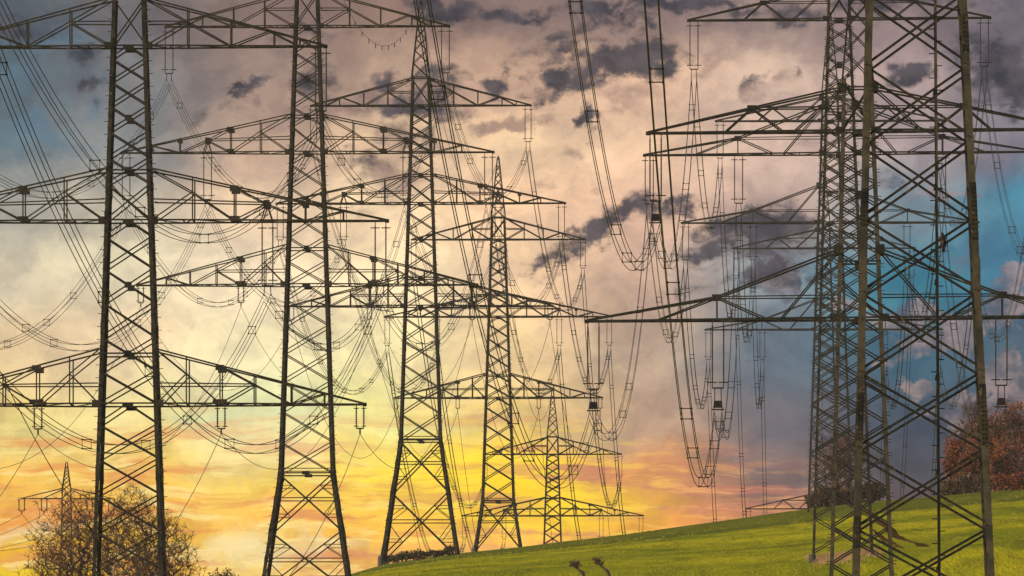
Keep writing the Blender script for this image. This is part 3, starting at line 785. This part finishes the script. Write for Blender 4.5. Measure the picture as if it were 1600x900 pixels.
# earth wires from peak to peak
def earth(a, b, sag, label, markers=False):
    pts = sagged(a, b, sag, 50)
    if not in_frame(pts, -2): return
    root = empty('earth_wire', a); tag(root, label, 'earth wire', 'earth wires between the pylon peaks')
    m = MB(); m.tube([p - a for p in pts], wire_r(a.y) * .95, 5, wire_r(b.y) * .95); m.build('strand', M_WIRE, root, smooth=True)
    if markers:
        for i in range(3, 48, 3):
            q = pts[i] - a; mm = MB(); mm.bar(q, q - Vector((0, 0, .42)), .07, .03); mm.build('bird_marker', M_BRACE, root)
for a, b in (('A','B'),('B','C'),('C','D'),('D','E')):
    L = (PY[a].peakpt - PY[b].peakpt).length
    earth(PY[a].peakpt, PY[b].peakpt, 1.45e-4 * L * L, 'thin earth wire between peaks of %s and %s' % (SHORT[a], SHORT[b]), a == 'B')
for a, b in (('H1','H2'),('H2','H3'),('H3','H4'),('H4','H5')):
    L = (PY[a].peakpt - PY[b].peakpt).length
    earth(PY[a].peakpt, PY[b].peakpt, 1.1e-4 * L * L, 'thin earth wire between peaks of %s and %s' % (SHORT[a], SHORT[b]))
# tiny line: short insulators and wires either side
for i, p in enumerate(S_pts):
    words = ['outermost left', 'inner left', 'inner right', 'outermost right'][i]
    if 's' not in protos: protos['s'] = make_string('short'); o = protos['s']
    else: o = copy_tree(protos['s'])
    o.location = p; o.scale = (1.9, 1.9, 1.45); tag(o, 'small insulator loop at %s end of the tiny pylon arm' % words, 'insulator', 'insulators on the tiny pylon')
    q = p - Vector((0, 0, 2.3))
    bundle(q, q + Vector((-38, -330, 12 - RISE * 330)), 11.0, 'faint wire leaving %s of tiny pylon towards lower left' % words, 'wires of the tiny pylon', 1)
    bundle(q, Vector((q.x + 14, dS + 330, zat(960, dS + 330))), 4.0, 'faint wire leaving %s of tiny pylon behind the bare tree' % words, 'wires of the tiny pylon', 1)

# ---------------------------------------------------------------- trees
def sample_crown(n, fn, box):
    out = []
    while len(out) < n:
        p = Vector((random.uniform(*box[0]), random.uniform(*box[1]), random.uniform(*box[2])))
        if fn(p): out.append(p)
    return out
def grow_tree(name, loc, label, cat, n, crown, stems, rtip, group=None, bark=M_BARK, twig=M_TWIG, leaves=None, leafsize=.12, leafn=0, twigs=3, twl=.6, leaf_fn=None, lift=0.35, h0=1.0):
    """crown: list of ellipsoids (cx,cy,cz,rx,ry,rz) in local metres; nodes join the nearest earlier node so limbs branch and taper"""
    root = empty(name, loc); tag(root, label, cat, group)
    pts = []
    tot = sum(c[3] * c[4] * c[5] for c in crown)
    for c in crown:
        k = int(n * c[3] * c[4] * c[5] / tot)
        for _ in range(k):
            v = Vector((random.gauss(0, 1), random.gauss(0, 1), random.gauss(0, 1))).normalized() * (random.random() ** .38)
            # uneven outline
            f = 0.84 + 0.42 * mnoise.noise(Vector(v) * 2.3 + Vector(loc) * .37) + .10 * mnoise.noise(Vector(v) * 6.1)
            p = Vector((c[0] + v.x * c[3] * f, c[1] + v.y * c[4] * f, c[2] + v.z * c[5] * f))
            if p.z > h0 * .4: pts.append(p)
    nodes = []; par = []
    for (sx_, sy_, tx, ty, tz) in stems:
        prev = -1; k = 7
        for i in range(k):
            f = i / (k - 1)
            nodes.append(Vector((sx_ + (tx - sx_) * f ** 1.3 + random.uniform(-.05, .05) * i, sy_ + (ty - sy_) * f ** 1.3 + random.uniform(-.05, .05) * i, -.3 + (tz + .3) * f))); par.append(prev); prev = len(nodes) - 1
    nstem = len(nodes)
    base = Vector((0, 0, h0)); pts.sort(key=lambda p: (p - base).length)
    A = np.zeros((nstem + len(pts) * 2, 3)); A[:nstem] = [tuple(p) for p in nodes]
    cnt = nstem
    for p in pts:
        dd = A[:cnt] - np.array(p); dist = np.sqrt((dd ** 2).sum(1)) + np.maximum(0, dd[:, 2]) * 1.5   # prefer parents below
        j = int(np.argmin(dist)); q = nodes[j]
        mid = (q + p) / 2 + Vector((random.uniform(-.06, .06), random.uniform(-.06, .06), -.04 * lift)) * (q - p).length * 1.5
        nodes.append(mid); par.append(j); A[cnt] = tuple(mid); cnt += 1
        nodes.append(p); par.append(cnt - 1); A[cnt] = tuple(p); cnt += 1
    N = len(nodes); w = [0] * N; kids = [0] * N
    for i in range(N - 1, -1, -1):
        if kids[i] == 0: w[i] = 1
        if par[i] >= 0: w[par[i]] += w[i]; kids[par[i]] += 1
    rad = [rtip * (w[i] ** .47) for i in range(N)]
    mt, mc = MB(), MB(); lim = rtip * 3.4
    for i in range(N):
        j = par[i]
        if j < 0: continue
        tgt = mt if rad[i] > lim else mc
        rj = min(rad[j], rad[i] * 1.5) if j >= nstem or i < nstem else rad[i] * 1.2
        tgt.tube([nodes[j], nodes[i]], rj, 6 if rad[i] > lim else 3, rad[i])
    lf = MB()
    for i in range(nstem, N):
        if kids[i] == 0 or random.random() < .35:
            p = nodes[i]; d = (p - nodes[par[i]]).normalized()
            for _ in range(twigs):
                q = p + (d * .8 + Vector((random.uniform(-1, 1), random.uniform(-1, 1), random.uniform(-.5, 1.0)))).normalized() * random.uniform(.4, 1.1) * twl
                mc.tube([p, q], rtip * .8, 3, rtip * .45)
                if leaves and (leaf_fn is None or leaf_fn(q)):
                    for _ in range(leafn):
                        c = lin(p, q, random.uniform(.3, 1.15)) + Vector((random.uniform(-1, 1), random.uniform(-1, 1), random.uniform(-1, 1))) * leafsize
                        a = Vector((random.gauss(0, 1), random.gauss(0, 1), random.gauss(0, 1))).normalized() * leafsize * random.uniform(.5, 1.2)
                        b = a.orthogonal().normalized() * leafsize * random.uniform(.3, .7)
                        k0 = len(lf.v); lf.v += [tuple(c - a), tuple(c + b), tuple(c + a), tuple(c - b)]; lf.f.append((k0, k0 + 1, k0 + 2, k0 + 3))
    tr = mt.build('trunk', bark, root, smooth=True)
    mc.build('crown', twig, root)
    if lf.v: lf.build('foliage', leaves, root)
    return root

def P3(u, v, d): return at(u, v, d)
dT = 720.0; k = dT / FPX
base = Vector(((128 - 800) * k, dT, ground((128 - 800) * k, dT)))
zc = lambda v: zat(v, dT) - base.z
X = lambda u: (u - 128) * k
grow_tree('bare_tree', base, 'round bare tree with purple twigs left of and behind the leftmost pylon', 'tree', 1900,
  [(X(128), 0, zc(868), 4.3, 2.6, 4.6), (X(85), 0, zc(888), 2.6, 2.0, 2.8), (X(118), 0, zc(806), 2.3, 1.5, 2.2)],
  [(-.2, 0, -.9, .1, zc(905)), (.1, .2, .2, -.2, zc(895)), (.3, -.1, 1.2, .3, zc(900))], .014, bark=M_BARK, twig=M_TWIG, leaves=M_BUD, leafsize=.10, leafn=1,
  twigs=4, twl=.62, leaf_fn=lambda q: random.random() < .12)
dT2 = 700.0; k2 = dT2 / FPX
base2 = Vector(((225 - 800) * k2, dT2, ground((225 - 800) * k2, dT2)))
zc2 = lambda v: zat(v, dT2) - base2.z
X2 = lambda u: (u - 225) * k2
grow_tree('bare_tree', base2, 'broad leafless tree seen through and right of the leftmost pylon legs', 'tree', 2100,
  [(X2(210), 0, zc2(858), 3.6, 2.4, 4.6), (X2(258), 0, zc2(876), 3.0, 2.2, 3.6), (X2(208), 0, zc2(804), 2.2, 1.4, 2.2)],
  [(-.2, 0, -.8, .1, zc2(900)), (.1, .2, .5, -.2, zc2(890)), (.3, -.1, 1.6, .3, zc2(900))], .014, bark=M_BARK2, twig=M_TWIG, leaves=M_BUD, leafsize=.09, leafn=1,
  twigs=4, twl=.6, leaf_fn=lambda q: q.x < .3 and random.random() < .16)
base3 = Vector(((348 - 800) * k2, dT2, ground((348 - 800) * k2, dT2)))
grow_tree('shrub', base3, 'top of a small brown shrub peeping over the bottom edge', 'shrub', 260,
  [(0, 0, zat(912, dT2) - base3.z, 1.4, 1.0, 1.0)], [(0, 0, -.3, 0, zat(925, dT2) - base3.z), (.1, 0, .4, 0, zat(925, dT2) - base3.z)], .014, twig=M_TWIG, leaves=M_BROWNLEAF, leafsize=.1, leafn=1, twl=.3)

# autumn wood on the crest at the right
def crest_tree(u, vt, d, wpx, label, leaves, n=700, leafn=3, bark=M_BARK2, name='autumn_tree', cat='tree', group='autumn trees on the right crest', low=.25, rt=.026, ls=.12, twl=.7, lean=0.0, nst=2, leafp=1.0, twig=M_TWIG):
    kk = d / FPX; x = (u - 800) * kk; z = ground(x, d); h = zat(vt, d) - z; r = wpx * kk / 2
    cr = [(lean * h * .5, 0, h * (low + 1) / 2, r, r * .8, h * (1 - low) / 2 * 1.12), (lean * h * .7 + r * .25, 0, h * .78, r * .6, r * .5, h * .24)]
    stm = [(random.uniform(-.5, .5) * r, -r * .45, lean * h * .7 + random.uniform(-.6, .6) * r, -r * .62, h * random.uniform(.7, .95)) for _ in range(nst)]
    return grow_tree(name, (x, d, z), label, cat, n, cr, stm, rt, group=group, bark=bark, twig=twig, leaves=leaves, leafsize=ls, leafn=leafn, twl=twl, leaf_fn=(lambda q: random.random() < leafp), h0=h * low)
crest_tree(1489, 682, 1050, 30, 'narrow rust-leaved tree at the left end of the autumn wood', M_RUST, 420, 3, nst=1)
crest_tree(1522, 626, 1075, 66, 'tall nearly leafless tree with dark twigs rising above the autumn wood', M_BROWNLEAF, 900, 1, bark=M_BARK, leafp=.5, nst=3)
crest_tree(1518, 700, 1045, 50, 'short rust-brown tree between the narrow tree and cropped pylon leg', M_RUST, 480, 2, nst=4, low=.1)
crest_tree(1560, 646, 1060, 68, 'red-leaved tree right behind the cropped pylon leg', M_RUST, 850, 2, lean=-.16, nst=6, low=.1)
crest_tree(1598, 630, 1068, 78, 'large orange-red tree cut by the right frame edge', M_RUST, 900, 2, lean=-.2, nst=6, low=.1)
crest_tree(1586, 690, 1048, 60, 'low russet tree with pale leaning stems near right edge', M_RUST, 560, 2, lean=-.3, nst=6, low=.1)
# brown undergrowth at its foot
for i, (u, vt, w_, d_) in enumerate(((1482, 752, 26, 1040), (1504, 746, 34, 1040), (1534, 744, 34, 1040), (1563, 742, 34, 1040), (1592, 738, 36, 1040))):
    lab = ['leftmost low bush under the narrow rust tree', 'low brown bush under the tall leafless tree', 'low brown bush left of the cropped pylon leg', 'low russet bush right of the cropped pylon leg', 'low russet bush at the right frame edge'][i]
    crest_tree(u, vt, d_, w_, lab, M_BROWNLEAF if i < 3 else M_RUST, 260, 3, name='bush', cat='bush', group='bushes under the autumn wood', low=.0, twl=.35, bark=M_BARK)
# bare tree and scrub behind the cluster's feet
crest_tree(1312, 672, 1055, 92, 'bare reddish tree tangled behind the cluster pylon legs', M_RUST, 620, 1, bark=M_BARK, group=None, leafp=.35, name='bare_tree', low=.2, nst=3)
crest_tree(1288, 762, 1040, 58, 'dense dark bush at left foot of the reddish tree', M_BROWNLEAF, 380, 4, name='bush', cat='bush', group='bushes behind the cluster pylons', low=0, bark=M_BARK, twl=.4)
crest_tree(1330, 764, 1040, 50, 'dense brown bush right below the reddish tree', M_BROWNLEAF, 380, 4, name='bush', cat='bush', group='bushes behind the cluster pylons', low=0, bark=M_BARK, twl=.4)
crest_tree(1360, 755, 1038, 56, 'small olive bush at right end of that scrub', M_OLIVELEAF, 260, 4, name='bush', cat='bush', group='bushes behind the cluster pylons', low=0, bark=M_BARK, twl=.35)
crest_tree(1268, 775, 1036, 22, 'tiny bush touching the slim pylon foot', M_BROWNLEAF, 120, 3, name='bush', cat='bush', group='bushes behind the cluster pylons', low=0, bark=M_BARK, twl=.25)
# low hedge between the third pylon's feet
hv = [(604,874,14),(618,870,20),(634,866,20),(649,863,16),(661,866,18),(676,865,20),(690,864,18),(703,857,12)]
hl = ['first scrubby bush from the third pylon left foot', 'second scrubby bush of the crest hedge', 'rounded third bush of the crest hedge', 'highest middle bush of the crest hedge',
      'dip-side bush right of the highest hedge bush', 'broad low bush right of hedge middle', 'last low bush of the crest hedge', 'tuft-like bush beside the third pylon right foot']
for (u, vt, w_), lab in zip(hv, hl):
    crest_tree(u, vt - 3, 1034, w_ + 6, lab, M_BROWNLEAF if u % 2 else M_OLIVELEAF, 80, 2, name='bush', cat='bush', group='bushes of the crest hedge', low=0, bark=M_BARK, twl=.25, ls=.12, rt=.018)

# two withered saplings leaning left at the bottom edge
for i, (u0, v0, u1, v1) in enumerate(((914, 915, 897, 884), (955, 920, 933, 878))):
    x, d = find_d(u0, 903, 650, 900); kk = d / FPX; z = ground(x, d)
    root = empty('withered_sapling', (x, d, z)); tag(root, ['shorter left of two dark withered saplings at the bottom edge', 'taller right of two dark withered saplings at the bottom edge'][i], 'sapling', 'withered saplings on the meadow')
    m = MB(); top = Vector(((u1 - u0) * kk, 0, zat(v1, d) - z)); pts = [Vector((0, 0, -.3)), top * .35 + Vector((.12, 0, .05)), top * .7 + Vector((.05, 0, 0)), top]
    m.tube(pts, .16, 7, .04); m.build('trunk', M_BARK, root, smooth=True)
    m = MB()
    for _ in range(60):
        p = lin(pts[2], top, random.uniform(.2, 1)); q = p + Vector((random.uniform(-.5, .4), random.uniform(-.4, .4), random.uniform(-.05, .5))); m.tube([p, q], .03, 3, .012)
        for _ in range(3):
            c = lin(p, q, random.uniform(.4, 1.1)); a = Vector((random.gauss(0, 1), random.gauss(0, 1), random.gauss(0, 1))).normalized() * .09; b = a.orthogonal().normalized() * .05
            k0 = len(m.v); m.v += [tuple(c - a), tuple(c + b), tuple(c + a), tuple(c - b)]; m.f.append((k0, k0 + 1, k0 + 2, k0 + 3))
    m.build('crown', M_BROWNLEAF, root)

# dry straw around the second cluster pylon's feet
m = MB()
for _ in range(4200):
    x = random.uniform(*(((1268 - 800) * 762 / FPX), ((1378 - 800) * 762 / FPX))); d = 762 + random.gauss(0, 1) * 5 + 4
    if mnoise.noise(Vector((x * .7, d * .12, 2.2))) < -.12: continue
    z = ground(x, d); h = random.uniform(.12, .45); a = random.uniform(-.16, .16)
    w_ = .035; b = len(m.v); yo = random.uniform(-.2, .2)
    m.v += [(x - w_, d, z - .03), (x + w_, d, z - .03), (x + a, d + yo, z + h)]; m.f.append((b, b + 1, b + 2))
tag(m.build('dry_grass', M_STRAW), 'patch of dry pinkish straw around the pylon feet', 'dry grass', kind='stuff')

m = MB()
for _ in range(8000):
    d = 640 + 420 * random.random() ** 1.2; u = random.uniform(560, 1660); x = (u - 800) * d / FPX
    if mnoise.noise(Vector((x * .22, d * .035, 7.7))) < random.uniform(-.25, .35): continue
    z = ground(x, d)
    for _ in range(3):
        h = random.uniform(.06, .17) * (1 if d < 960 else .6); a = random.uniform(-.1, .1); xx = x + random.uniform(-.15, .15); b = len(m.v)
        m.v += [(xx - .04, d, z - .03), (xx + .04, d, z - .03), (xx + a, d + random.uniform(-.1, .1), z + h)]; m.f.append((b, b + 1, b + 2))
tag(m.build('grass_tufts', M_TUFT), 'loose tufts of taller grass scattered over the green field', 'grass', kind='stuff')

# ---------------------------------------------------------------- bird of prey perched on the cropped pylon
def bird():
    d = 293 - 1.75
    foot = at(1474, 389, d); k = .0183
    root = empty('bird', foot); tag(root, 'dark brown bird of prey perched on a brace of the thick pylon', 'bird')
    m = MB()
    def ell(c, r, k1=12, k2=10, tilt=0.0):
        b = len(m.v)
        for i in range(k2 + 1):
            ph = math.pi * i / k2
            for j in range(k1):
                th = 2 * math.pi * j / k1; p = Vector((r[0] * math.sin(ph) * math.cos(th), r[1] * math.sin(ph) * math.sin(th), r[2] * math.cos(ph)))
                p = Matrix.Rotation(tilt, 3, 'Y') @ p; m.v.append(tuple(p + Vector(c)))
        for i in range(k2):
            for j in range(k1):
                jj = (j + 1) % k1; m.f.append((b + i*k1 + j, b + i*k1 + jj, b + (i+1)*k1 + jj, b + (i+1)*k1 + j))
    # body, neck and head as one tapering surface
    prof = [(.001, .47), (.030, .465), (.042, .44), (.045, .41), (.040, .385), (.052, .35), (.075, .30), (.082, .24), (.074, .17), (.052, .10), (.030, .05), (.010, .02)]
    m.lathe((0, 0, 0), prof, 14)
    m.v = [(x - (z - .2) * .12, y * (1.15 if z < .36 else 1.1), z) for x, y, z in m.v]
    o = m.build('body', M_BIRD, root, smooth=True)
    m2 = MB(); m2.quad_prism([(-.055, -.02, .425), (-.055, .02, .425), (-.055, 0, .445), (-.055, -.005, .45)], [(-.095, -.002, .41), (-.095, .002, .41), (-.095, 0, .414), (-.095, 0, .415)]); m2.build('beak', M_BRACE, root)
    m = MB()
    for sx in (-1, 1):
        b = len(m.v); pr = [(.062 * sx, 0, .33), (.095 * sx, .02, .26), (.085 * sx, .05, .15), (.045 * sx, .07, .02), (.03 * sx, .08, -.05)]
        for (x, y, z) in pr: m.v += [(x, y - .055, z), (x, y + .03, z)]
        for i in range(4): m.f.append((b + 2*i, b + 2*i + 1, b + 2*i + 3, b + 2*i + 2))
    w_ = m.build('wings', M_BIRD, root); sm = w_.modifiers.new('s', 'SOLIDIFY'); sm.thickness = .02
    m = MB(); m.quad_prism([(-.03, .04, .08), (.04, .04, .08), (.04, .07, .08), (-.03, .07, .08)], [(-.035, .06, -.10), (.035, .06, -.10), (.035, .075, -.10), (-.035, .075, -.10)]); m.build('tail', M_BIRD, root)
    m = MB(); m.lathe((-.012, -.045, 0), [(.001, .30), (.04, .28), (.052, .22), (.045, .14), (.02, .08), (.001, .07)], 10); m.build('breast', M_BIRDPALE, root, smooth=True)
    m = MB()
    for sx in (-1, 1):
        m.bar((sx * .03, -.01, .09), (sx * .03, -.01, .0), .022)
        for a in (-.03, 0, .03): m.bar((sx * .03, -.01, .005), (sx * .03 + a, -.05, -.005), .01)
    m.build('feet', M_BIRDPALE, root)
bird()

# thin evening air round the whole scene
m = MB(); x0_, x1_, y0_, y1_, z0_, z1_ = -9050, 9050, -650, 30050, -6, 105
m.quad_prism([(x0_, y0_, z0_), (x1_, y0_, z0_), (x1_, y1_, z0_), (x0_, y1_, z0_)], [(x0_, y0_, z1_), (x1_, y0_, z1_), (x1_, y1_, z1_), (x0_, y1_, z1_)])
mh = bpy.data.materials.new('evening_air'); mh.use_nodes = True; th = NT(mh.node_tree); th.n.clear()
pv_ = th.node('ShaderNodeVolumePrincipled'); pv_.inputs['Color'].default_value = (0.92, 0.82, 0.70, 1); pv_.inputs['Density'].default_value = 5e-5
ho = th.node('ShaderNodeOutputMaterial'); th.l.new(pv_.outputs[0], ho.inputs['Volume'])
hz_ = tag(m.build('haze', mh), kind='stuff'); tag(hz_, 'thin evening haze in the air over the whole field')
S.cycles.volume_bounces = 0

S.render.engine = 'CYCLES'
